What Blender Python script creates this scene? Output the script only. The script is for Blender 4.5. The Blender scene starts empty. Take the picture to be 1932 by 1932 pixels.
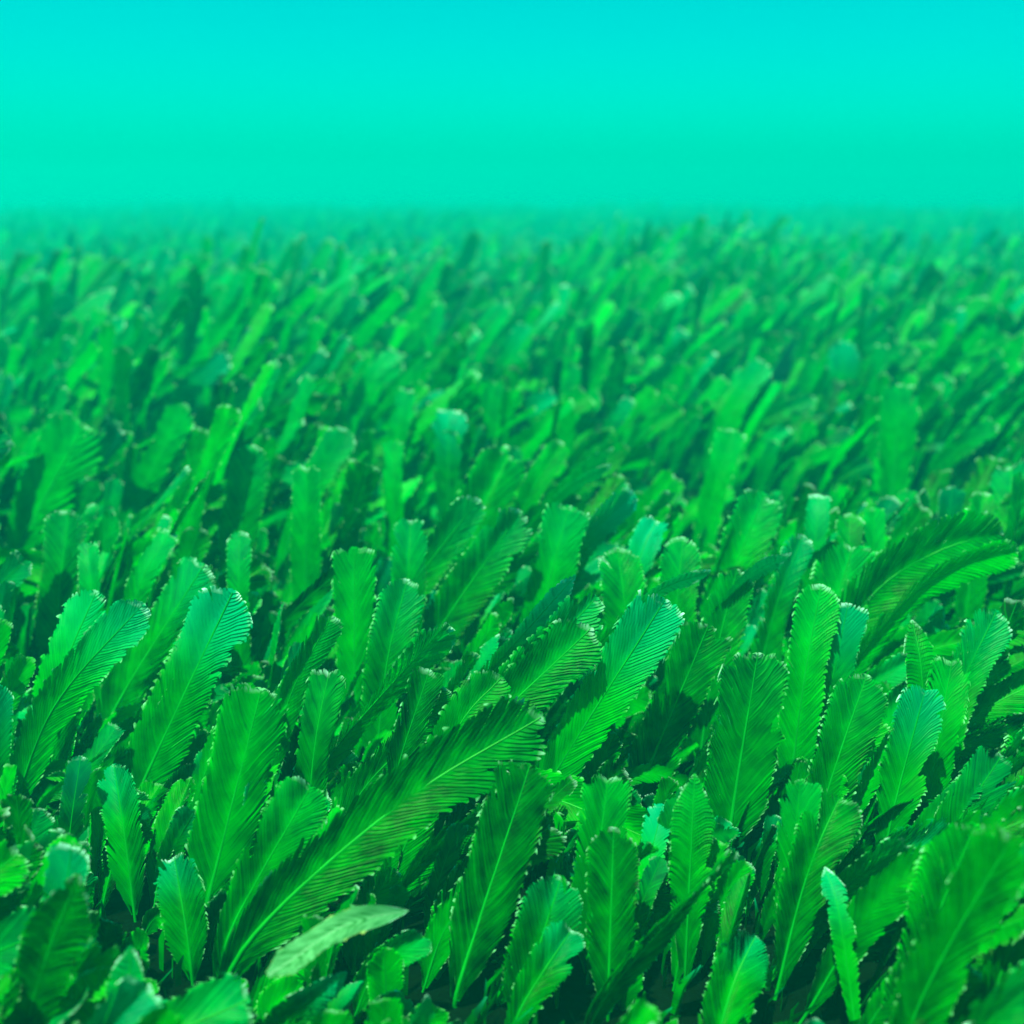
import bpy, math, random
import numpy as np
from mathutils import Vector, Matrix, noise
from mathutils.bvhtree import BVHTree

random.seed(11)
R = math.radians
scene = bpy.context.scene
col = scene.collection

# ------------------------------------------------------------------ camera
F = 2072.0                       # focal length in units of a 1932-wide frame
HORIZON = 343.0
PITCH = math.atan((966 - HORIZON) / F)
CAM = Vector((0, 0, 0.5))
cd = bpy.data.cameras.new('camera')
cam = bpy.data.objects.new('camera', cd)
col.objects.link(cam)
cam.location = CAM
cam.rotation_euler = (R(90) - PITCH, 0, 0)
cd.sensor_width = 36
cd.lens = 36 * F / 1932
cd.clip_start = 0.01
cd.clip_end = 500
cd.dof.use_dof = True
cd.dof.focus_distance = 0.80
cd.dof.aperture_fstop = cd.lens / 1000 / 0.009
scene.camera = cam

# ------------------------------------------------------------------ water light
SUN_EL, SUN_AZ = R(72), R(220)          # azimuth clockwise from +Y: behind the camera, to its left
w = bpy.data.worlds.new('World')
scene.world = w
w.use_nodes = True
nt = w.node_tree
nt.nodes.clear()
sky = nt.nodes.new('ShaderNodeTexSky')
sky.sky_type = 'NISHITA'
sky.sun_disc = False
sky.sun_elevation = SUN_EL
sky.sun_rotation = SUN_AZ
sky.air_density = 1.0
tint = nt.nodes.new('ShaderNodeMix')
tint.data_type = 'RGBA'
tint.blend_type = 'MULTIPLY'
tint.inputs[0].default_value = 1.0
tint.inputs[7].default_value = (0.0, 1.0, 0.84, 1)   # sea water lets no red through
bg = nt.nodes.new('ShaderNodeBackground')
bg.inputs[1].default_value = 0.080
wo = nt.nodes.new('ShaderNodeOutputWorld')
nt.links.new(sky.outputs[0], tint.inputs[6])
nt.links.new(tint.outputs[2], bg.inputs[0])
nt.links.new(bg.outputs[0], wo.inputs[0])

sd = bpy.data.lights.new('sun', 'SUN')
sd.energy = 5.0
sd.angle = R(0.5)
sd.color = (1.0, 0.96, 0.78)
sun = bpy.data.objects.new('sun', sd)
col.objects.link(sun)
sdir = Vector((math.sin(SUN_AZ) * math.cos(SUN_EL), math.cos(SUN_AZ) * math.cos(SUN_EL), math.sin(SUN_EL)))
sun.rotation_euler = sdir.to_track_quat('Z', 'Y').to_euler()
sun.location = (0, 0, 8)

scene.view_settings.view_transform = 'Standard'
scene.view_settings.look = 'None'
scene.view_settings.gamma = 1
scene.view_settings.exposure = 1.0
scene.cycles.use_denoising = True
scene.cycles.max_bounces = 8
scene.cycles.diffuse_bounces = 2
scene.cycles.glossy_bounces = 2
scene.cycles.transmission_bounces = 3
scene.cycles.volume_bounces = 1
scene.cycles.transparent_max_bounces = 4
scene.cycles.sample_clamp_indirect = 4

# ------------------------------------------------------------------ helpers
cp, sp = math.cos(PITCH), math.sin(PITCH)
FWD, RIGHT, UP = Vector((0, cp, -sp)), Vector((1, 0, 0)), Vector((0, sp, cp))


def ray(px, py):
    return FWD + RIGHT * ((px - 966) / F) + UP * ((966 - py) / F)


def on_height(px, py, z):
    d = ray(px, py)
    return CAM + d * ((z - CAM.z) / d.z)


def on_depth(px, py, y):
    d = ray(px, py)
    return CAM + d * ((y - CAM.y) / d.y)


def project(p):
    v = Vector(p) - CAM
    z = v.dot(FWD)
    return 966 + F * v.dot(RIGHT) / z, 966 - F * v.dot(UP) / z, z


def tag(o, label=None, cat=None, group=None, kind=None):
    for k, v in (('label', label), ('category', cat), ('group', group), ('kind', kind)):
        if v:
            o[k] = v
    return o


def link(name, mesh, mat, parent=None):
    o = bpy.data.objects.new(name, mesh)
    if mat and not mesh.materials:
        mesh.materials.append(mat)
    col.objects.link(o)
    if parent:
        o.parent = parent
    return o


# ------------------------------------------------------------------ materials
def nodes_of(name):
    m = bpy.data.materials.new(name)
    m.use_nodes = True
    t = m.node_tree
    t.nodes.clear()
    return m, t, t.nodes.new, t.links.new


def math_node(t, op, a, b=None, c=None):
    n = t.nodes.new('ShaderNodeMath')
    n.operation = op
    for i, v in enumerate((a, b, c)):
        if v is None:
            continue
        if isinstance(v, (int, float)):
            n.inputs[i].default_value = v
        else:
            t.links.new(v, n.inputs[i])
    return n.outputs[0]


def mix_col(t, fac, a, b):
    n = t.nodes.new('ShaderNodeMix')
    n.data_type = 'RGBA'
    for i, v in ((0, fac), (6, a), (7, b)):
        if isinstance(v, (int, float)):
            n.inputs[i].default_value = v
        elif isinstance(v, tuple):
            n.inputs[i].default_value = (*v, 1)
        else:
            t.links.new(v, n.inputs[i])
    return n.outputs[2]


def frond_material(name, dark, bright, teal, margin, translucency=0.32):
    m, t, N, L = nodes_of(name)
    uv = N('ShaderNodeUVMap')
    uv.uv_map = 'UVMap'
    sep = N('ShaderNodeSeparateXYZ')
    L(uv.outputs[0], sep.inputs[0])
    u = math_node(t, 'ABSOLUTE', sep.outputs[0])           # 0 midrib .. 1 margin
    s = sep.outputs[1]                                       # 0 base .. 1 tip
    at = N('ShaderNodeAttribute')
    at.attribute_name = 'tint'
    ac = N('ShaderNodeSeparateColor')
    L(at.outputs[0], ac.inputs[0])
    tone, tealamt, seed = ac.outputs[0], ac.outputs[1], ac.outputs[2]
    geo = N('ShaderNodeNewGeometry')
    nz = N('ShaderNodeTexNoise')
    nz.inputs['Scale'].default_value = 70
    nz.inputs['Detail'].default_value = 4
    L(geo.outputs['Position'], nz.inputs['Vector'])
    n1 = nz.outputs[0]
    # pinnae: fine chevrons slanting from the midrib to the tip
    ph = math_node(t, 'SUBTRACT', s, math_node(t, 'MULTIPLY', math_node(t, 'POWER', u, 1.15), 0.24))
    ph = math_node(t, 'ADD', ph, math_node(t, 'MULTIPLY', n1, 0.05))
    pin = math_node(t, 'SINE', math_node(t, 'MULTIPLY', ph, 2 * math.pi * 40))
    pin01 = math_node(t, 'MULTIPLY_ADD', pin, 0.5, 0.5)
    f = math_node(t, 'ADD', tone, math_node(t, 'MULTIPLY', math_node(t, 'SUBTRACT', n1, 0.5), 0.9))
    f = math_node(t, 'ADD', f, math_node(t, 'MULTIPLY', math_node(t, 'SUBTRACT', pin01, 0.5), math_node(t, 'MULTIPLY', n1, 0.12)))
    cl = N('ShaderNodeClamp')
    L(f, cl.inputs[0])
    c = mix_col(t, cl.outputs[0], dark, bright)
    # sky reflection painted in as teal towards the tip, by frond
    mr = N('ShaderNodeMapRange')
    mr.interpolation_type = 'SMOOTHSTEP'
    L(s, mr.inputs[0])
    mr.inputs[1].default_value = 0.55
    mr.inputs[2].default_value = 1.0
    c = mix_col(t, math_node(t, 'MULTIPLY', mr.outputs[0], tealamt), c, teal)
    # thin pale crenulate margin, broken up
    mg = N('ShaderNodeMapRange')
    L(u, mg.inputs[0])
    mg.inputs[1].default_value = 0.91
    mg.inputs[2].default_value = 0.985
    nz2 = N('ShaderNodeTexNoise')
    nz2.inputs['Scale'].default_value = 110
    L(geo.outputs['Position'], nz2.inputs['Vector'])
    br = N('ShaderNodeMapRange')
    L(nz2.outputs[0], br.inputs[0])
    br.inputs[1].default_value = 0.45
    br.inputs[2].default_value = 0.62
    c = mix_col(t, math_node(t, 'MULTIPLY', math_node(t, 'MULTIPLY', mg.outputs[0], br.outputs[0]), 0.8), c, margin)
    te = N('ShaderNodeMapRange')  # whitish highlight painted along the tip edge, stronger on teal fronds
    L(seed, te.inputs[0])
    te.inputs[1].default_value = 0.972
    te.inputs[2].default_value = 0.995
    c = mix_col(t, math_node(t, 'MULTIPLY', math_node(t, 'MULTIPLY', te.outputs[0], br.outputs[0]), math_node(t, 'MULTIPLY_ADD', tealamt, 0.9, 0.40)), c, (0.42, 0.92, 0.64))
    bp = N('ShaderNodeBump')
    bp.inputs['Strength'].default_value = 0.16
    bp.inputs['Distance'].default_value = 0.0012
    L(pin01, bp.inputs['Height'])
    p = N('ShaderNodeBsdfPrincipled')
    p.inputs['Roughness'].default_value = 0.42
    p.inputs['IOR'].default_value = 1.38
    p.inputs['Specular IOR Level'].default_value = 0.06
    L(c, p.inputs['Base Color'])
    L(bp.outputs[0], p.inputs['Normal'])
    tr = N('ShaderNodeBsdfTranslucent')
    L(c, tr.inputs[0])
    L(bp.outputs[0], tr.inputs[1])
    mx = N('ShaderNodeMixShader')
    mx.inputs[0].default_value = translucency
    L(p.outputs[0], mx.inputs[1])
    L(tr.outputs[0], mx.inputs[2])
    o = N('ShaderNodeOutputMaterial')
    L(mx.outputs[0], o.inputs[0])
    return m


def plain_material(name, colour_a, colour_b, scale, rough=0.6, bump=0.0, spec=0.15):
    m, t, N, L = nodes_of(name)
    geo = N('ShaderNodeNewGeometry')
    nz = N('ShaderNodeTexNoise')
    nz.inputs['Scale'].default_value = scale
    nz.inputs['Detail'].default_value = 6
    L(geo.outputs['Position'], nz.inputs['Vector'])
    c = mix_col(t, nz.outputs[0], colour_a, colour_b)
    p = N('ShaderNodeBsdfPrincipled')
    p.inputs['Roughness'].default_value = rough
    p.inputs['Specular IOR Level'].default_value = spec
    L(c, p.inputs['Base Color'])
    if bump:
        b = N('ShaderNodeBump')
        b.inputs['Strength'].default_value = bump
        b.inputs['Distance'].default_value = 0.01
        L(nz.outputs[0], b.inputs['Height'])
        L(b.outputs[0], p.inputs['Normal'])
    o = N('ShaderNodeOutputMaterial')
    L(p.outputs[0], o.inputs[0])
    return m


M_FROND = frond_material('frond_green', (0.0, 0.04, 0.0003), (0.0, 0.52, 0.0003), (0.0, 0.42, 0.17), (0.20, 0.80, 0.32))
M_PALE = frond_material('frond_bleached', (0.01, 0.18, 0.02), (0.11, 0.50, 0.16), (0.08, 0.45, 0.18), (0.36, 0.66, 0.14))
M_RIB = plain_material('midrib_green', (0.0, 0.20, 0.003), (0.001, 0.40, 0.015), 90, 0.45)
M_BED = plain_material('sediment', (0.0005, 0.003, 0.001), (0.002, 0.010, 0.003), 35, 1.0, 0.6, 0.0)
M_FUZZ = plain_material('filament_pale', (0.05, 0.30, 0.10), (0.22, 0.50, 0.24), 120, 0.6)

# ------------------------------------------------------------------ sea bed
def bed(x, y):
    far_ = min(1.0, max(0.0, (y - 1.7) / 2.5))
    return (0.012 * noise.noise(Vector((x * 0.9, y * 0.9, 0))) - 0.006) * min(1, max(0, y - 1)) + far_ * 0.10 * noise.noise(Vector((x * 0.55, y * 0.55, 5))) - max(0.0, y - 19) * 0.05


nx, ny = 160, 160
vs, fs = [], []
for j in range(ny + 1):
    y = -6 + 66 * (j / ny) ** 2.2 + 0
    for i in range(nx + 1):
        x = (i / nx - 0.5) * 2
        x = math.copysign(abs(x) ** 1.8, x) * 45
        z = bed(x, y) - 0.006
        vs.append((x, y, z))
for j in range(ny):
    for i in range(nx):
        a = j * (nx + 1) + i
        fs.append((a, a + 1, a + nx + 2, a + nx + 1))
me = bpy.data.meshes.new('seabed')
me.from_pydata(vs, [], fs)
tag(link('seabed', me, M_BED), kind='structure')

# ------------------------------------------------------------------ haze: the water between here and the distance
hz = bpy.data.meshes.new('haze')
X, Y0, Y1, Z0, Z1 = 42, -7, 61, -4.3, 0.9
hv = [(sx, sy, sz) for sx in (-X, X) for sy in (Y0, Y1) for sz in (Z0, Z1)]
hz.from_pydata(hv, [], [(0, 1, 3, 2), (4, 6, 7, 5), (0, 4, 5, 1), (2, 3, 7, 6), (0, 2, 6, 4), (1, 5, 7, 3)])
m, t, N, L = nodes_of('water_haze')
pv = N('ShaderNodeVolumePrincipled')
pv.inputs['Color'].default_value = (0.0, 0.93, 0.71, 1)
pv.inputs['Density'].default_value = 0.096
pv.inputs['Anisotropy'].default_value = 0.33
o = N('ShaderNodeOutputMaterial')
L(pv.outputs[0], o.inputs['Volume'])
tag(link('haze', hz, m), kind='stuff')

# ------------------------------------------------------------------ fronds
# one frond = a stalk and midrib running up a flat pinnate blade with a rounded, notched or ragged tip
SHAPES = {   # p: tip squareness, r: tip length / half width, notch, rag, taper: how far down the blade narrows
    'round': (2.0, 1.0, 0.0, 0.03, 0.36), 'square': (4.0, 0.7, 0.0, 0.08, 0.34), 'notch': (2.4, 0.9, 0.38, 0.04, 0.36),
    'ragged': (3.0, 0.8, 0.12, 0.30, 0.36), 'point': (1.25, 2.0, 0.0, 0.02, 0.6), 'heart': (2.2, 0.9, 0.24, 0.05, 0.6), 'lance': (1.15, 4.6, 0.0, 0.10, 0.12),
}


class Frond:
    def __init__(self, pts, W, shape, roll=0.0, fold=0.15, curl=0.0, tone=0.5, teal=0.2, start=0.16, seed=0, pale=False):
        self.pts, self.W, self.shape, self.roll, self.fold, self.curl = [Vector(p) for p in pts], W, shape, roll, fold, curl
        self.tone, self.teal, self.start, self.seed, self.pale = tone, teal, start, seed, pale
        self.hits, self.cx, self.cy = 0, 0.0, 0.0
        self.label = self.short = None

    def path(self, n):
        """Evenly spread points on a smooth curve through self.pts (Catmull-Rom)."""
        P = self.pts
        P = [P[0] * 2 - P[1]] + P + [P[-1] * 2 - P[-2]]
        out = []
        for i in range(1, len(P) - 2):
            for k in range(12):
                q = k / 12
                a, b, c, d = P[i - 1], P[i], P[i + 1], P[i + 2]
                out.append(0.5 * ((2 * b) + (c - a) * q + (2 * a - 5 * b + 4 * c - d) * q * q + (3 * b - a - 3 * c + d) * q ** 3))
        out.append(P[-2])
        A = np.array([tuple(p) for p in out])
        d = np.concatenate([[0], np.cumsum(np.linalg.norm(np.diff(A, axis=0), axis=1))])
        self.L = d[-1]
        s = np.linspace(0, 1, n) * d[-1]
        return np.stack([np.interp(s, d, A[:, k]) for k in range(3)], 1)

    def frames(self, n):
        A = self.path(n)
        T = np.gradient(A, axis=0)
        T /= np.linalg.norm(T, axis=1)[:, None]
        ref = np.array((0.0, -1.0, 0.55))
        Nn = ref - T * (T @ ref)[:, None]
        Nn /= np.linalg.norm(Nn, axis=1)[:, None]
        B = np.cross(T, Nn)
        ang = self.roll + self.curl * np.linspace(-0.5, 0.5, n)
        N2 = Nn * np.cos(ang)[:, None] + B * np.sin(ang)[:, None]
        return A, T, N2, np.cross(T, N2)

    def blade(self, rows, cols):
        """vertices, quads, uv (per vertex)"""
        rng = np.random.default_rng(self.seed)
        nP = 48
        A, T, Nn, B = self.frames(nP)
        p, r, notch, rag, taper = SHAPES[self.shape]
        hw = self.W / 2
        th = np.linspace(-1, 1, cols + 1)
        u = np.sin(th * math.pi / 2) if cols > 4 else th
        Lb = self.L * (1 - self.start)
        tiplen = r * hw
        cut = tiplen * (1 - np.maximum(0, 1 - np.abs(u) ** p) ** (1 / p))
        cut += notch * hw * np.exp(-(u / 0.26) ** 2)
        cut += rag * hw * rng.random(cols + 1)
        if cols > 6:
            cut += (np.arange(cols + 1) % 2) * 0.05 * hw
        ph = rng.random(6) * 6.28

        def pos(f, uu):
            """points of the blade surface: f from foot to tip, uu across"""
            c_ = np.interp(uu, u, cut)
            sn = (self.start * self.L + f * (Lb - c_)) / self.L
            q = np.clip(sn, 0, 1) * (nP - 1)
            k = np.minimum(q.astype(int), nP - 2)
            fr = (q - k)[:, None]
            c = A[k] * (1 - fr) + A[k + 1] * fr
            n = Nn[k] * (1 - fr) + Nn[k + 1] * fr
            b = B[k] * (1 - fr) + B[k + 1] * fr
            x = (sn - self.start) / (1 - self.start)
            g = np.clip(x / taper, 0, 1)
            prof = 0.32 + 0.68 * (g * g * (3 - 2 * g)) ** 0.75
            prof = prof * (0.78 + 0.26 * np.clip(x, 0, 1))
            prof = prof * (1 + (0.045 * np.sin(8 * x + ph[0]) + 0.03 * np.sin(21 * x + ph[1])) * (1 + 0.4 * uu))
            off = hw * prof * (self.fold * (1 - np.abs(uu)) + 0.14 * np.sin(6 * x + ph[2]) * uu + 0.09 * np.sin(13 * x + ph[3] + 2 * uu) * uu * uu
                               + 0.05 * (np.sin(5 * uu + ph[5]) - math.sin(ph[5])))
            return c + b * (uu * hw * prof)[:, None] - n * off[:, None], n, x

        if rows <= 10 or self.pale:                                   # far off: one plain sheet
            ff, uu = np.meshgrid(np.linspace(0, 1, rows + 1), u, indexing='ij')
            if self.pale:
                uu = uu * (1 + rng.normal(0, 0.07, (rows + 1, 1)) * (np.abs(uu) > 0.99))
            V, _, x = pos(ff.ravel(), uu.ravel())
            self.edge = ff.ravel()
            self.var = rng.normal(0, 0.3, len(V)) if self.pale else np.zeros(len(V))
            idx = np.arange((rows + 1) * (cols + 1)).reshape(rows + 1, cols + 1)
            Q = np.stack([idx[:-1, :-1], idx[:-1, 1:], idx[1:, 1:], idx[1:, :-1]], -1).reshape(-1, 4)
            return V, Q, np.stack([uu.ravel(), x], 1)
        # near: two combs of pinnae that grow out of the midrib towards the tip, shingled edge over edge
        n_p = rows
        stn = np.array([0.0, 0.3, 0.6, 0.82, 0.93, 1.0]) if rows > 20 else np.array([0.0, 0.45, 0.85, 1.0])
        wid = np.array([1.0, 1.25, 1.3, 1.2, 0.95, 0.38]) if rows > 20 else np.array([1.0, 1.25, 1.1, 0.2])
        m = len(stn)
        slope = 0.21 * (self.W / max(self.L, 1e-4)) / 0.2 * rng.uniform(0.85, 1.15)
        df = 1.0 / n_p
        fa = np.linspace(0, 1 - 0.3 * df, n_p + 1)
        F_, U_, D_, R_, Q = list(fa), [0.0] * (n_p + 1), [0.0] * (n_p + 1), [0.0] * (n_p + 1), []
        for side in (-1, 1):
            bites = [(rng.uniform(0.15, 0.95), rng.uniform(0.015, 0.05), rng.uniform(0.10, 0.38)) for _ in range(rng.integers(0, 4))]
            for i in range(-int(slope / df * 0.6), n_p):
                f0 = fa[0] + i * df
                um = min(1.0, max(0.12, (1 - f0 - 0.25 * df) / slope) ** 0.85 if f0 + slope > 1 else 1.0)
                um *= rng.uniform(0.87, 1.04)
                for b0_, bw_, bd_ in bites:
                    um *= 1 - bd_ * math.exp(-((f0 - b0_) / bw_) ** 2)
                if rng.random() < 0.05:
                    um *= rng.uniform(0.6, 0.9)
                var = rng.normal(0, 0.07)
                tilt = hw * (0.014 + 0.030 * rng.random())
                jit = rng.normal(0, 0.22) * df
                lo, hi = [], []
                for q in range(m):
                    v = stn[q] * um
                    if q == 0 and i >= 0:
                        lo.append(i)
                        hi.append(i + 1)
                        continue
                    f1 = f0 + slope * v ** 1.2 + jit * stn[q]
                    half_ = 0.5 * df * wid[q]
                    for lst, sg in ((lo, -1), (hi, 1)):
                        lst.append(len(F_))
                        F_.append(min(1.0, max(0.0, f1 + 0.5 * df + sg * half_)))
                        U_.append(side * v)
                        D_.append(-sg * tilt * min(1, stn[q] * 2.5))
                        R_.append(var)
                if i < 0:                                 # the lowest ones join the foot of the midrib
                    lo[0] = hi[0] = 0
                for q in range(m - 1):
                    quad = (lo[q], lo[q + 1], hi[q + 1], hi[q])
                    if len(set(quad)) == 4:
                        Q.append(quad if side > 0 else quad[::-1])
                    elif i < 0:
                        Q.append((lo[q], lo[q + 1], hi[q + 1], hi[q + 1])[:3] + (0,) if False else (lo[q], lo[q + 1], hi[q + 1], -1))
        F_, U_ = np.array(F_), np.array(U_)
        V, n, x = pos(F_, U_)
        V = V + n * np.array(D_)[:, None]
        # triangles at the foot become thin quads with a vertex of their own halfway
        Q2, extra = [], []
        for quad in Q:
            if quad[3] == -1:
                a, b_, c_, _ = quad
                extra.append((V[a] + V[c_]) / 2)
                Q2.append((a, b_, c_, len(V) + len(extra) - 1))
                F_ = np.append(F_, 0.0)
                U_ = np.append(U_, U_[c_] * 0.5)
                x = np.append(x, 0.0)
                R_.append(0.0)
            else:
                Q2.append(quad)
        if extra:
            V = np.concatenate([V, np.array(extra)])
        # |u| = 1 at every pinna tip, for the pale points
        self.edge = F_
        self.var = np.array(R_)
        return V, np.array(Q2), np.stack([U_, x], 1)

    def rib(self, rows, sides=5):
        A, T, Nn, B = self.frames(48)
        hw = self.W / 2
        _, r, notch, _, _ = SHAPES[self.shape]
        end = 1 - (notch * hw + 0.12 * hw) / self.L
        V, Q = [], []
        for i in range(rows + 1):
            s = i / rows * end
            q = min(s * 47, 46.999)
            k = int(q)
            fr = q - k
            c = A[k] * (1 - fr) + A[k + 1] * fr
            n, b = Nn[k], B[k]
            x = max(0.0, (s - self.start) / (1 - self.start))
            g = min(x / SHAPES[self.shape][4], 1)
            prof = 0.16 + 0.84 * (g * g * (3 - 2 * g)) ** 0.75
            rad = self.W * (0.032 * (1 - s) + 0.008)
            c = c - n * (hw * prof * self.fold if s > self.start else hw * 0.16 * self.fold)
            for j in range(sides):
                a = 2 * math.pi * j / sides
                V.append(c + b * (rad * math.cos(a)) + n * (rad * 0.75 * math.sin(a)))
        for i in range(rows):
            for j in range(sides):
                a0, a1 = i * sides + j, i * sides + (j + 1) % sides
                Q.append((a0, a1, a1 + sides, a0 + sides))
        return np.array(V), Q


def mesh_from(name, V, Q, UV=None, tint=None, mat=None):
    me = bpy.data.meshes.new(name)
    V, Q = np.asarray(V, np.float32), np.asarray(Q, np.int32)
    me.vertices.add(len(V))
    me.vertices.foreach_set('co', V.ravel())
    me.loops.add(Q.size)
    me.loops.foreach_set('vertex_index', Q.ravel())
    me.polygons.add(len(Q))
    me.polygons.foreach_set('loop_start', np.arange(0, Q.size, 4, dtype=np.int32))
    me.polygons.foreach_set('use_smooth', np.ones(len(Q), bool))
    if UV is not None:
        l = me.uv_layers.new(name='UVMap')
        l.data.foreach_set('uv', np.asarray(UV, np.float32)[Q.ravel()].ravel())
    if tint is not None:
        a = me.attributes.new('tint', 'FLOAT_COLOR', 'POINT')
        a.data.foreach_set('color', np.asarray(tint, np.float32).ravel())
    me.update(calc_edges=True)
    me.validate()
    if mat:
        me.materials.append(mat)
    return me


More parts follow.
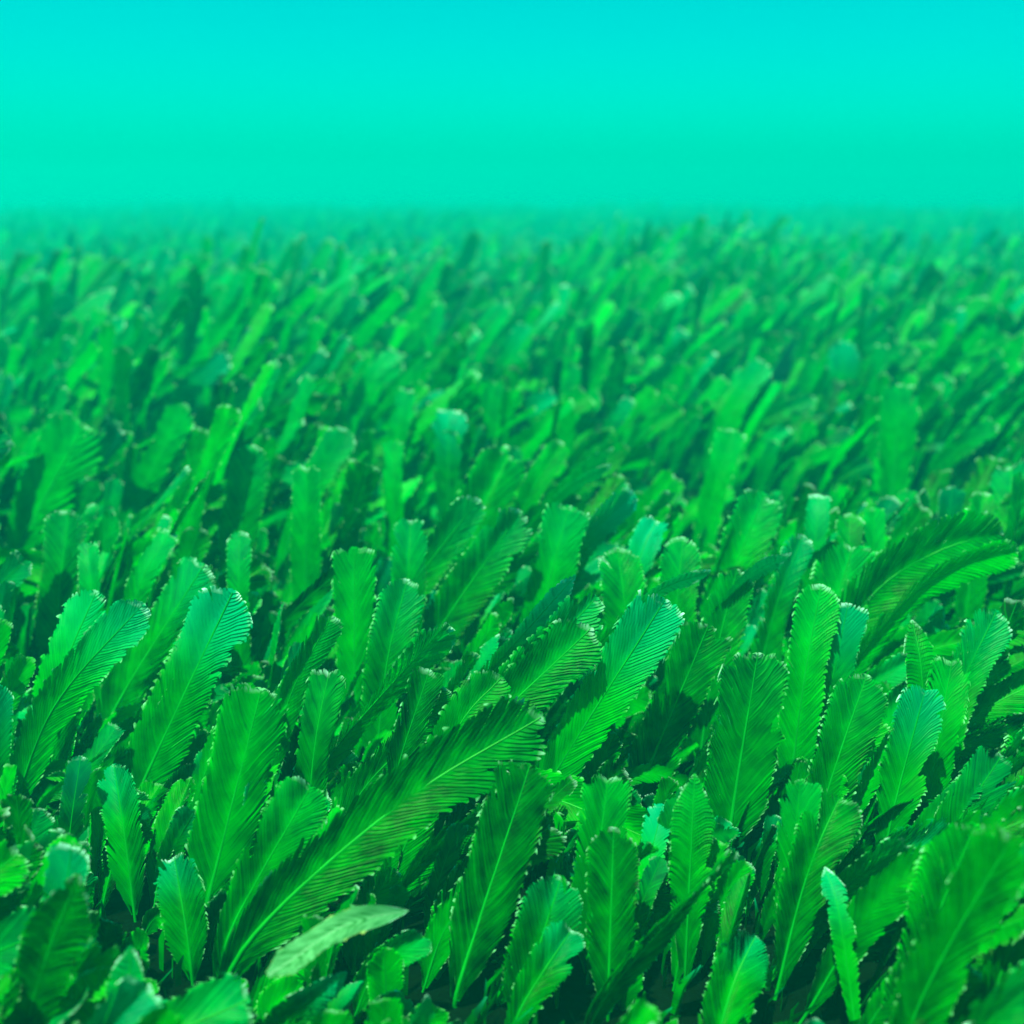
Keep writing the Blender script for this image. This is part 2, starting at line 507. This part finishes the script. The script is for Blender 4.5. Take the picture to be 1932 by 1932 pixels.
# the fronds one can tell apart, read off the photograph: tip, a lower point of the axis, width, tip shape, options, label, short name
#   (h: height of the tip, d: how far the tip leans away, mid: a point the axis bends through, roll, tone, teal)
HAND = [
 (1030,1348, 480,1765,150,'round',dict(h=.165,mid=(760,1515),tone=.35,teal=.05,roll=.15,d=.07,start=.03,fold=.2),'longest frond of all, arching low to the right with dark comb-like pinnae','the long arching frond'),
 (1258,1128,1012,1520,108,'square',dict(h=.20,tone=.75,teal=.8,roll=.1,start=.05),'bright straight frond with squared teal tip and pale midrib, right of centre','the squared teal-tipped frond'),
 (438,1112, 262,1490,135,'round',dict(h=.20,tone=.5,teal=.85,roll=-.1,start=.05),'broad leaning frond with a wide rounded teal tip and pale midrib','the broad teal-tipped frond'),
 (388,1052, 215,1335,105,'ragged',dict(h=.185,tone=.45,teal=.4,roll=-.25),'broad frond with toothed edge rising just behind the broad teal-tipped frond',None),
 (180,1112, 112,1290,105,'round',dict(h=.19,tone=.85,teal=.55,roll=.0),'bright rounded frond with a white rimmed tip, left one of a pair','the white-rimmed frond'),
 (272,1138, 95,1345,82,'round',dict(h=.185,tone=.8,teal=.7,roll=.35),'bright leaning frond with a white rimmed tip, right one of a pair','the white-rimmed leaning frond'),
 (212,1440, 235,1590,78,'round',dict(h=.10,tone=.6,teal=.6),'short rounded frond with shining white-blue tip at the lower left','the shining stubby frond'),
 (325,1605, 352,1770,92,'ragged',dict(h=.075,tone=.45,teal=.7),'low frond with toothed pale blue top at the lower left','the toothed blue-topped frond'),
 (492,1297, 395,1680,140,'square',dict(h=.17,tone=.6,teal=.05,roll=-.1,start=.05),'wide upright plain green frond with flat tip, left of the long arching frond','the wide plain frond'),
 (592,1472, 440,1745,112,'heart',dict(h=.13,tone=.5,teal=.1,start=.05),'heart-tipped frond leaning right in front of the long arching frond','the heart-tipped frond'),
 (850,1178, 610,1455,40,'round',dict(h=.19,tone=.7,teal=.2,roll=1.15,d=.02),'narrow frond seen edge on, running diagonally with bright twisted tip','the diagonal edge-on frond'),
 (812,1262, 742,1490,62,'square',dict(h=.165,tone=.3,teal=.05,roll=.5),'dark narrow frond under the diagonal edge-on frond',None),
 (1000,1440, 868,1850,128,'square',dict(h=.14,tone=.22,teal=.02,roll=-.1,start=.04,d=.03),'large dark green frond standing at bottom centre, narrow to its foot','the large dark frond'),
 (1150,1452,1118,1720,105,'notch',dict(h=.135,tone=.55,teal=.1),'two-lobed frond with a deep notch between its white-dotted lobes','the two-lobed frond'),
 (1158,1560,1150,1830,105,'round',dict(h=.115,tone=.3,teal=.02),'dark upright frond directly below and in front of the two-lobed frond',None),
 (1312,1458,1300,1700,92,'point',dict(h=.135,tone=.5,teal=.1),'lance-shaped frond with pointed tip and finely toothed edge','the lance-shaped frond'),
 (1062,1655, 990,1880,132,'round',dict(h=.085,tone=.45,teal=.35,roll=.1),'broad rounded frond with beaded edge low at the bottom centre','the beaded round frond'),
 (1085,1745, 985,1900,88,'heart',dict(h=.062,tone=.45,teal=.5),'small white-tipped frond lying over the beaded round frond','the small white-tipped frond'),
 (1435,1218,1375,1590,142,'ragged',dict(h=.17,tone=.42,teal=.1,roll=.05,start=.05),'very wide dark frond with a torn three-pronged top','the torn three-pronged frond'),
 (1512,1470,1490,1750,78,'square',dict(h=.13,tone=.65,teal=.15),'bright narrow upright frond with bitten flat top at lower right','the bitten narrow frond'),
 (1592,1492,1525,1650,112,'heart',dict(h=.12,tone=.35,teal=.05),'short fan-shaped dark frond right of the bitten narrow frond','the fan-shaped frond'),
 (1552,1100,1518,1290,90,'round',dict(h=.19,tone=.75,teal=.15),'bright green rounded frond with a white crown at its tip','the white-crowned frond'),
 (1602,1136,1528,1490,80,'square',dict(h=.175,tone=.5,teal=.75,start=.05),'long slim teal frond beside the white-crowned frond','the long slim teal frond'),
 (1638,1272,1555,1520,110,'round',dict(h=.155,tone=.45,teal=.1),'round-headed frond with beaded edge below the long slim teal frond','the beaded round-headed frond'),
 (1752,1290,1685,1540,100,'heart',dict(h=.15,tone=.6,teal=.8,start=.05),'teal frond with notched flat top and pale midrib near the right edge','the notched teal frond'),
 (1800,1235,1768,1420,82,'ragged',dict(h=.155,tone=.65,teal=.1),'plain bright frond standing just behind the notched teal frond',None),
 (1722,1166,1742,1290,66,'point',dict(h=.175,tone=.4,teal=.05),'small pointed frond leaning left, against the lean of the others','the left-leaning pointed frond'),
 (1885,1150,1790,1350,92,'round',dict(h=.17,tone=.6,teal=.45),'rounded frond with pale edge at the right margin of the meadow','the pale-edged right frond'),
 (1556,1632,1585,1730,48,'point',dict(h=.09,tone=.6,teal=.7),'thin pointed frond with a gleaming white tip at the lower right','the gleaming pointed frond'),
 (1430,1762,1385,1860,108,'round',dict(h=.05,tone=.55,teal=.6),'low rounded frond with shining white crest at bottom right','the crested low frond'),
 (1392,1608,1150,1880,62,'square',dict(h=.115,tone=.35,teal=.05,roll=.95,d=.03),'dark slanting frond seen edge on at bottom right','the dark slanting frond'),
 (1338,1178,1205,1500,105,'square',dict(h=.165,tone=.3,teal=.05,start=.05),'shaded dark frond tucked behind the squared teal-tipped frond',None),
 (1392,1072,1345,1270,88,'round',dict(h=.18,tone=.45,teal=.1),'mid green frond behind the torn three-pronged frond',None),
 (1345,1078,1190,1160,26,'point',dict(h=.20,tone=.85,teal=.5,roll=1.1,d=.0),'thin white-edged frond pointing right above the squared teal tip',None),
 (1498,1045,1380,1125,24,'point',dict(h=.195,tone=.8,teal=.6,roll=1.1,d=.0),'thin frond with white end pointing right, left of the white-crowned frond',None),
 (1130,1125, 895,1390,92,'round',dict(h=.20,tone=.5,teal=.3,roll=.3),'rounded frond peeping out behind its twin, left of the squared teal-tipped frond','the peeping twin frond'),
 (1118,1182, 850,1450,118,'round',dict(h=.18,tone=.42,teal=.1,roll=.1,start=.05),'rounded feathery frond left of the squared teal-tipped frond, front one of twins','the front twin frond'),
 (1092,1085, 835,1385,34,'point',dict(h=.21,tone=.6,teal=1.0,roll=1.05,d=.02),'thin pale turquoise frond seen edge on, slanting across the centre','the turquoise edge-on frond'),
 (985,962, 790,1250,95,'round',dict(h=.20,tone=.4,teal=.25,roll=.2),'leaning frond with white tip and dark right half at the centre','the white-tipped centre frond'),
 (905,940, 700,1215,70,'round',dict(h=.20,tone=.6,teal=.3,roll=.4),'slim leaning frond left of the white-tipped centre frond',None),
 (1075,950,1015,1190,92,'square',dict(h=.20,tone=.7,teal=.3),'squarish bright frond with white spotted top, right of the white-tipped centre frond','the square white-topped frond'),
 (1200,928,1090,1050,62,'round',dict(h=.20,tone=.5,teal=1.0,roll=.6),'folded turquoise-tipped frond leaning right behind the squared teal-tipped frond','the folded turquoise frond'),
 (1245,975,1205,1060,58,'ragged',dict(h=.185,tone=.6,teal=1.0),'small frond with torn turquoise tip','the torn turquoise frond'),
 (668,1030, 668,1280,82,'square',dict(h=.195,tone=.68,teal=.1,start=.05),'upright broad light green frond with flat round tip, left of centre','the upright flat-tipped frond'),
 (578,872, 575,1190,62,'notch',dict(h=.215,tone=.7,teal=.2,start=.05),'tall upright strap-like frond with split white-rimmed tip','the tall split-tipped frond'),
 (1382,808,1342,950,58,'square',dict(h=.20,tone=.85,teal=.25),'bright lone frond with flat pale tip standing above its neighbours','the bright lone frond'),
 (1448,922,1370,1120,98,'ragged',dict(h=.195,tone=.75,teal=.3),'bright wide frond with ragged tip behind the white-crowned frond','the bright ragged frond'),
 (1546,930,1540,1010,44,'square',dict(h=.19,tone=.55,teal=.5),'small square-topped upright frond right of the bright ragged frond',None),
 (1606,966,1600,1070,55,'round',dict(h=.185,tone=.4,teal=.1),'small round-headed dark frond at mid right','the small round dark frond'),
 (1650,955,1648,1110,44,'square',dict(h=.19,tone=.75,teal=.2),'narrow light green upright frond beside the small round dark frond',None),
 (1858,925,1842,1030,62,'round',dict(h=.19,tone=.5,teal=.1),'rounded upright frond near the right margin',None),
 (1518,1008,1462,1160,66,'round',dict(h=.185,tone=.5,teal=.5,roll=.3),'frond with curled teal-ringed tip right of the bright ragged frond',None),
 (1615,1018,1555,1230,125,'ragged',dict(h=.185,tone=.7,teal=.2),'wide bright frond behind the white-crowned frond and its teal neighbour','the wide bright frond'),
 (1905,1002,1640,1140,120,'round',dict(h=.195,mid=(1770,1045),tone=.45,teal=.05,roll=.25,d=.02,fold=.3),'long feathered frond arching to the right edge','the feathered arching frond'),
 (1925,1040,1690,1160,58,'round',dict(h=.19,mid=(1810,1075),tone=.9,teal=.0,roll=.5,d=.02),'yellow-green frond arching under the feathered arching frond',None),
 (350,760, 225,1010,72,'round',dict(h=.215,tone=.55,teal=.1),'leaning frond with round club-like head at upper left','the club-headed frond'),
 (165,782, 35,1030,130,'ragged',dict(h=.215,tone=.7,teal=.15),'broad bright frond with straight pale midrib leaning right at the left edge','the broad left-edge frond'),
 (95,640, 48,760,52,'round',dict(h=.215,tone=.75,teal=.4),'small bright frond with white tip at the far left edge','the small far-left frond'),
 (322,1000,255,1125,50,'square',dict(h=.185,tone=.65,teal=.3),'small slim frond with pale tip above the broad teal-tipped frond',None),
 (452,1000,450,1120,48,'round',dict(h=.185,tone=.5,teal=.3),'small upright round-tipped frond behind the broad teal-tipped frond',None),
 (165,1018,172,1120,46,'heart',dict(h=.185,tone=.55,teal=.3),'small notched frond directly behind the white-rimmed frond',None),
 (128,960,108,1140,92,'round',dict(h=.19,tone=.38,teal=.2),'dark arched frond below the broad left-edge frond','the dark arched frond'),
 (478,838,442,1060,80,'round',dict(h=.21,tone=.55,teal=.25),'broad frond left of the tall split-tipped frond',None),
 (655,808,560,970,66,'round',dict(h=.21,tone=.65,teal=.35),'leaning light frond above the tall split-tipped frond','the leaning light frond'),
 (965,848,900,990,112,'ragged',dict(h=.205,tone=.6,teal=.1),'wide frond with torn crown-like top at the middle of the meadow','the torn-crowned frond'),
 (1062,832,985,965,52,'round',dict(h=.205,tone=.55,teal=.1),'slim leaning frond right of the torn-crowned frond',None),
 (1162,845,1000,985,26,'point',dict(h=.205,tone=.75,teal=.3,roll=1.1,d=.0),'thin frond seen edge on right of the torn-crowned frond, upper of two',None),
 (1158,876,1030,965,22,'point',dict(h=.20,tone=.8,teal=.4,roll=1.1,d=.0),'thin frond seen edge on right of the torn-crowned frond, lower of two',None),
 (740,828,742,940,42,'square',dict(h=.205,tone=.7,teal=.2),'small upright frond with square light top near the leaning light frond',None),
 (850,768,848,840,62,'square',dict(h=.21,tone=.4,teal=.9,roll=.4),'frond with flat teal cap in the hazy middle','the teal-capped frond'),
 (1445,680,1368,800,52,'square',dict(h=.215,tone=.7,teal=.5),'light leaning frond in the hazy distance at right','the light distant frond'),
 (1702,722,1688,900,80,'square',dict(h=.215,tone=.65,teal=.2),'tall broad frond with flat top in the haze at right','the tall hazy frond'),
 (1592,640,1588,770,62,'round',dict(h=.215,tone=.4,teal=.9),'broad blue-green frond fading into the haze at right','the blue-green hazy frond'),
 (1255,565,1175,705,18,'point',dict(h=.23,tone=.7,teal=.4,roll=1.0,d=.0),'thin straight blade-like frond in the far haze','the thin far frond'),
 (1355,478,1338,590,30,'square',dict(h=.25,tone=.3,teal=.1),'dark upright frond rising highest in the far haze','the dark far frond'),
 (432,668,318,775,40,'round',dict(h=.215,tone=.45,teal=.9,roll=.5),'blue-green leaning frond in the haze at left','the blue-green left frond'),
 (748,660,690,730,36,'round',dict(h=.215,tone=.7,teal=.4),'light leaning frond in the hazy middle distance','the light hazy frond'),
 (770,728,745,850,44,'notch',dict(h=.21,tone=.6,teal=.3),'forked upright frond left of the teal-capped frond','the forked hazy frond'),
 (628,1160,540,1340,52,'square',dict(h=.18,tone=.5,teal=.1,roll=.6),'slim shaded frond left of the upright flat-tipped frond',None),
 (775,972,770,1110,72,'heart',dict(h=.195,tone=.45,teal=.3),'frond with ring-shaped notched tip left of the white-tipped centre frond',None),
 (622,1255,590,1430,72,'ragged',dict(h=.165,tone=.35,teal=.1),'dark ragged frond behind the heart-tipped frond',None),
 (1290,1010,1278,1140,82,'round',dict(h=.185,tone=.55,teal=.2),'rounded frond behind the squared teal-tipped frond, right of the torn turquoise frond',None),
 (1165,1030,1180,1150,88,'round',dict(h=.18,tone=.5,teal=.15),'rounded frond below the folded turquoise frond',None),
 (770,1090,730,1260,90,'round',dict(h=.185,tone=.5,teal=.3,roll=.3),'broad leaning frond right of the upright flat-tipped frond',None),
 (950,1275,850,1400,90,'round',dict(h=.165,tone=.42,teal=.05,roll=.2),'low rounded frond tucked under the front twin frond',None),
]

WATER_BLEACHED = (772, 1722, 535, 1815)


def hand_frond(row, i):
    tx, ty, lx, ly, wpx, shape, o, label, short = row
    tip = on_height(tx, ty, o['h'])
    d = o.get('d', 0.025)
    low = on_depth(lx, ly, tip.y - d)
    if low.z < 0.012:
        low = on_height(lx, ly, 0.012)
    mid = None
    if 'mid' in o:
        mid = on_depth(*o['mid'], tip.y - d * 0.5)
    depth = (Vector(((tip.x + low.x) / 2, (tip.y + low.y) / 2, (tip.z + low.z) / 2)) - CAM).dot(FWD)
    W = wpx * depth / F / max(0.35, math.cos(o.get('roll', 0)))
    nxt = mid or tip
    dirn = (low - nxt).normalized()
    hor = Vector((dirn.x, dirn.y, 0)) * min(0.5, low.z / max(0.2, -dirn.z)) * 0.5
    base = Vector((low.x + hor.x, low.y + hor.y, -0.01))
    pts = [base, low] + ([mid] if mid else []) + [tip]
    fr = Frond(pts, W, shape, o.get('roll', 0), o.get('fold', 0.14), o.get('curl', (i * 37 % 11 - 5) * 0.05), o['tone'], o['teal'], 0.1, 1000 + i)
    fr.path(8)
    low_frac = (low - base).length / fr.L
    fr.start = max(0.02, min(0.08, low_frac * 0.5))
    fr.label, fr.short = label, short
    fr.hand = True
    fr.axis2d = [project(q) for q in fr.path(14)]
    fr.wpx = wpx
    fr.first = 3 if ty > 1380 else 6
    return fr


hand = [hand_frond(r, i) for i, r in enumerate(HAND)]

# the bleached blade lying loose over the gap at the bottom
b0, b1 = on_height(505, 1840, 0.10), on_height(778, 1716, 0.09)
drift = Frond([b0, (b0 + b1) / 2 + Vector((0, 0, 0.010)), b1], 56 * 0.62 / F, 'lance', -0.4, 0.2, 0.3, 0.6, 0.5, 0.0, 77, True)
drift.axis2d, drift.first, drift.wpx = [project(q) for q in drift.path(14)], 0, 130

# the meadow around them
rnd = random.Random(5)


def random_frond(x, y, i, scale=1.0):
    lean_to = rnd.gauss(R(10), R(26))                 # heading of the lean: 0 = +x
    lean = abs(rnd.gauss(R(37), R(16)))
    clump = 0.5 + 0.5 * noise.noise(Vector((x * 2.6, y * 2.6, 3.3)))
    clump = 0.30 + 0.78 * clump + 0.36 * (0.5 + noise.noise(Vector((x * 0.9, y * 0.9, 21))))
    if y < 0.72:
        scale *= 0.7 + 0.3 * max(0, y - 0.2) / 0.52
    ln = rnd.uniform(0.16, 0.29) * clump * scale
    wd = min(0.05, max(0.012, rnd.gauss(0.030, 0.008)))
    far = min(1, max(0, (y - 1.2) / 1.5))
    wd *= 1 - 0.05 * far
    ln *= 1 + 0.30 * far - 0.48 * min(1, max(0, (y - 3.2) / 4.0))
    if scale < 0.7:
        lean *= 0.55
    lean *= 1 - 0.2 * far
    h = Vector((math.cos(lean_to), math.sin(lean_to), 0))
    base = Vector((x, y, bed(x, y) - 0.008))
    if rnd.random() < 0.12:
        lean *= 1.6
    m1 = base + Vector((0, 0, 1)) * ln * 0.5 * math.cos(lean * 0.6) + h * ln * 0.5 * math.sin(lean * 0.6)
    tip = m1 + Vector((0, 0, 1)) * ln * 0.5 * math.cos(lean * 1.3) + h * ln * 0.5 * math.sin(lean * 1.3)
    shape = rnd.choices(['round', 'square', 'notch', 'ragged', 'point', 'heart'], [34, 20, 8, 16, 10, 12])[0]
    roll = rnd.gauss(0, 0.6)
    patch = noise.noise(Vector((x * 3, y * 3, 9)))
    return Frond([base, m1, tip], wd, shape, roll, rnd.uniform(0.04, 0.32), rnd.gauss(0, 0.35),
                 min(1, max(0, rnd.gauss(0.5 + 0.25 * patch, 0.2))), max(0, rnd.gauss(0.02, 0.3)), rnd.uniform(0.02, 0.07), 5000 + i)


def hides_hand(fr):
    """A loose frond that would stand in front of one read off the photograph."""
    P = fr.path(8)[3:]
    for q in P:
        px, py, z = project(q)
        r = fr.W * 0.4 * F / z
        for hf in hand + [drift]:
            ax = hf.axis2d[hf.first:]
            if abs(ax[-1][0] - px) > 620:
                continue
            for (x2, y2, z2) in ax:
                if z < z2 - 0.004 and (px - x2) ** 2 + (py - y2) ** 2 < (hf.wpx * 0.46 + r) ** 2:
                    return True
    return False


loose = []
k = 0
bands = [(0.36, 0.95, 1500), (0.95, 1.25, 1000), (1.25, 2.3, 560), (2.3, 4.6, 260), (4.6, 8.0, 170), (8.0, 13.0, 90), (13.0, 20.0, 45)]
for y0, y1, dens in bands:
    y = y0
    while y < y1:
        step = 1 / math.sqrt(dens)
        half = 0.62 * y + 0.45
        x = -half
        while x < half:
            fx, fy = x + rnd.uniform(-.5, .5) * step, y + rnd.uniform(-.5, .5) * step
            hole = noise.noise(Vector((fx * 2.4, fy * 2.4, 7.7)))
            if not (hole > (0.42 if fy < 1.3 else 0.16) and rnd.random() < 0.8):
                fr = random_frond(fx, fy, k)
                k += 1
                if fy > 1.9 or not hides_hand(fr):
                    loose.append(fr)
                elif True:
                    for sc in (0.62, 0.45, 0.32):
                        f2 = random_frond(fx, fy, k, sc)
                        f2.W *= 0.68
                        k += 1
                        if not hides_hand(f2):
                            loose.append(f2)
                            break
            x += step
        y += step
for fr in loose:
    fr.hand = False


def lod(fr):
    d = (fr.pts[-1] - CAM).length
    return (58, 12) if d < 1.45 else (20, 8) if d < 2.6 else (7, 4)


# which fronds show largest: look through the camera at all of the nearer ones
cand = hand + [f for f in loose if f.pts[0].y < 4.2]
VV, FF, owner, off = [], [], [], 0
for i, fr in enumerate(cand):
    V, Q, _ = fr.blade(10, 4)
    VV.append(V)
    FF.append(Q + off)
    owner += [i] * len(Q)
    off += len(V)
bvh = BVHTree.FromPolygons(np.concatenate(VV).tolist(), np.concatenate(FF).tolist())
G = 300
for j in range(G):
    for i in range(G):
        px, py = (i + .5) * 1932 / G, (j + .5) * 1932 / G
        if py < 400:
            continue
        _, _, f, _ = bvh.ray_cast(CAM, ray(px, py).normalized())
        if f is not None:
            fr = cand[owner[f]]
            fr.hits += 1
            fr.cx += px
            fr.cy += py
for fr in cand:
    if fr.hits:
        fr.cx /= fr.hits
        fr.cy /= fr.hits
    else:
        fr.cx, fr.cy, _ = project(fr.pts[-1])
best = sorted([f for f in cand if not f.hand and f.hits > 2], key=lambda f: -f.hits)[:300 - len(hand)]
chosen = set(id(f) for f in best)

# labels for the loose ones: their own look, then the nearest frond that has a name
marks = [(f.short, f.cx, f.cy) for f in hand if f.short]
used = set(f.label for f in hand)


def describe(fr):
    size = 'broad' if fr.W > 0.040 else 'narrow' if fr.W < 0.027 else 'slender' if fr.L / fr.W > 6.5 else 'medium'
    tone = 'blue-green' if fr.teal > 0.5 else 'bright green' if fr.tone > 0.66 else 'deep green' if fr.tone < 0.36 else 'mid green'
    tip = {'round': 'round-tipped', 'square': 'flat-tipped', 'notch': 'notched', 'ragged': 'ragged', 'point': 'pointed', 'heart': 'heart-tipped'}[fr.shape]
    a, b = project(fr.pts[0]), project(fr.pts[-1])
    ang = math.degrees(math.atan2(b[0] - a[0], a[1] - b[1]))
    lean = 'upright' if abs(ang) < 14 else 'leaning right' if ang > 0 else 'leaning left'
    head = f'{size} {tone} {tip} frond {lean}'
    for short, mx, my in sorted(marks, key=lambda q: (q[1] - fr.cx) ** 2 + 2.5 * (q[2] - fr.cy) ** 2):
        dx, dy = fr.cx - mx, fr.cy - my
        rel = ('left of' if dx < 0 else 'right of') if abs(dx) > abs(dy) else ('beyond' if dy < 0 else 'in front of')
        text = f'{head}, {rel} {short}'
        if text not in used:
            used.add(text)
            return text


def build(fr):
    root = bpy.data.objects.new('seaweed_frond', None)
    root.empty_display_size = 0.02
    root.location = fr.pts[0]
    col.objects.link(root)
    tag(root, fr.label or describe(fr), 'frond', 'green fronds of the seaweed meadow')
    o = np.array(tuple(fr.pts[0]))
    rows, cols = lod(fr)
    V, Q, UV = fr.blade(rows, cols)
    tint = np.tile((fr.tone, min(1, fr.teal), 0.0, 1), (len(V), 1))
    tint[:, 2] = fr.edge
    tint[:, 0] = np.clip(tint[:, 0] + fr.var, 0, 1)
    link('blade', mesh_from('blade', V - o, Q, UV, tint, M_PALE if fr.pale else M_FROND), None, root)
    V, Q = fr.rib(22 if rows > 20 else 9)
    link('midrib', mesh_from('midrib', V - o, Q, None, None, M_RIB), None, root)


for fr in hand + best:
    build(fr)

# everything smaller, hidden or farther off reads as one mass
VV, FF, UU, TT, off = [], [], [], [], 0
for fr in loose:
    if id(fr) in chosen:
        continue
    rows, cols = lod(fr)
    V, Q, UV = fr.blade(rows, cols)
    VV.append(V)
    FF.append(Q + off)
    UU.append(UV)
    TT.append(np.tile((fr.tone, min(1, fr.teal), 0.0, 1), (len(V), 1)))
    TT[-1][:, 2] = fr.edge
    TT[-1][:, 0] = np.clip(TT[-1][:, 0] + fr.var, 0, 1)
    off += len(V)
tag(link('seaweed_meadow', mesh_from('seaweed_meadow', np.concatenate(VV), np.concatenate(FF), np.concatenate(UU), np.concatenate(TT), M_FROND), None),
    'dense green seaweed meadow fading into turquoise water', kind='stuff')
print('fronds', len(hand), len(best), len(loose), 'quads', sum(len(f) for f in FF))

# short turf between the stalks
tr = np.random.default_rng(3)
n = 16000
ty = 0.15 + 2.6 * tr.random(n) ** 0.75
tx = (tr.random(n) * 2 - 1) * (0.62 * ty + 0.45)
th = tr.uniform(0.010, 0.035, n)
tw = tr.uniform(0.0008, 0.0035, n)
ta = tr.uniform(0, 6.283, n)
le = tr.uniform(0.1, 0.9, n) * th
lh = tr.normal(0.3, 1.2, n)
Vt = np.zeros((n, 6, 3))
for q, (fz, fw, fl) in enumerate(((0, .7, 0), (.55, 1, .3), (1, .25, 1))):
    for sgn in (0, 1):
        k_ = q * 2 + sgn
        Vt[:, k_, 0] = tx + np.cos(lh) * le * fl + np.cos(ta) * tw * fw * (sgn * 2 - 1)
        Vt[:, k_, 1] = ty + np.sin(lh) * le * fl + np.sin(ta) * tw * fw * (sgn * 2 - 1)
        Vt[:, k_, 2] = th * fz - 0.02 * (fz == 0)
i0 = np.arange(n)[:, None] * 6
Qt = np.concatenate([i0 + np.array([[0, 1, 3, 2]]), i0 + np.array([[2, 3, 5, 4]])])
Ut = np.zeros((n * 6, 2))
Ut[:, 0] = 0.5
Ut[:, 1] = np.tile([.1, .1, .5, .5, .9, .9], n)
tt = np.repeat(np.stack([tr.random(n) * 0.35, tr.random(n) ** 4, np.zeros(n), np.ones(n)], 1), 6, 0)
tag(link('algal_turf', mesh_from('algal_turf', Vt.reshape(-1, 3), Qt, Ut, tt, M_FROND), None), kind='stuff')

fr = drift
root = bpy.data.objects.new('drift_frond', None)
root.location = b0
col.objects.link(root)
tag(root, 'bleached grey-green frond lying flat over the dark gap at the bottom', 'frond')
o = np.array(tuple(b0))
V, Q, UV = fr.blade(44, 14)
link('blade', mesh_from('blade', V - o, Q, UV, np.stack([np.clip(.55 + fr.var, 0, 1), np.full(len(V), .3), fr.edge, np.ones(len(V))], 1), M_PALE), None, root)
V, Q = fr.rib(22)
link('midrib', mesh_from('midrib', V - o, Q, None, None, M_FUZZ), None, root)
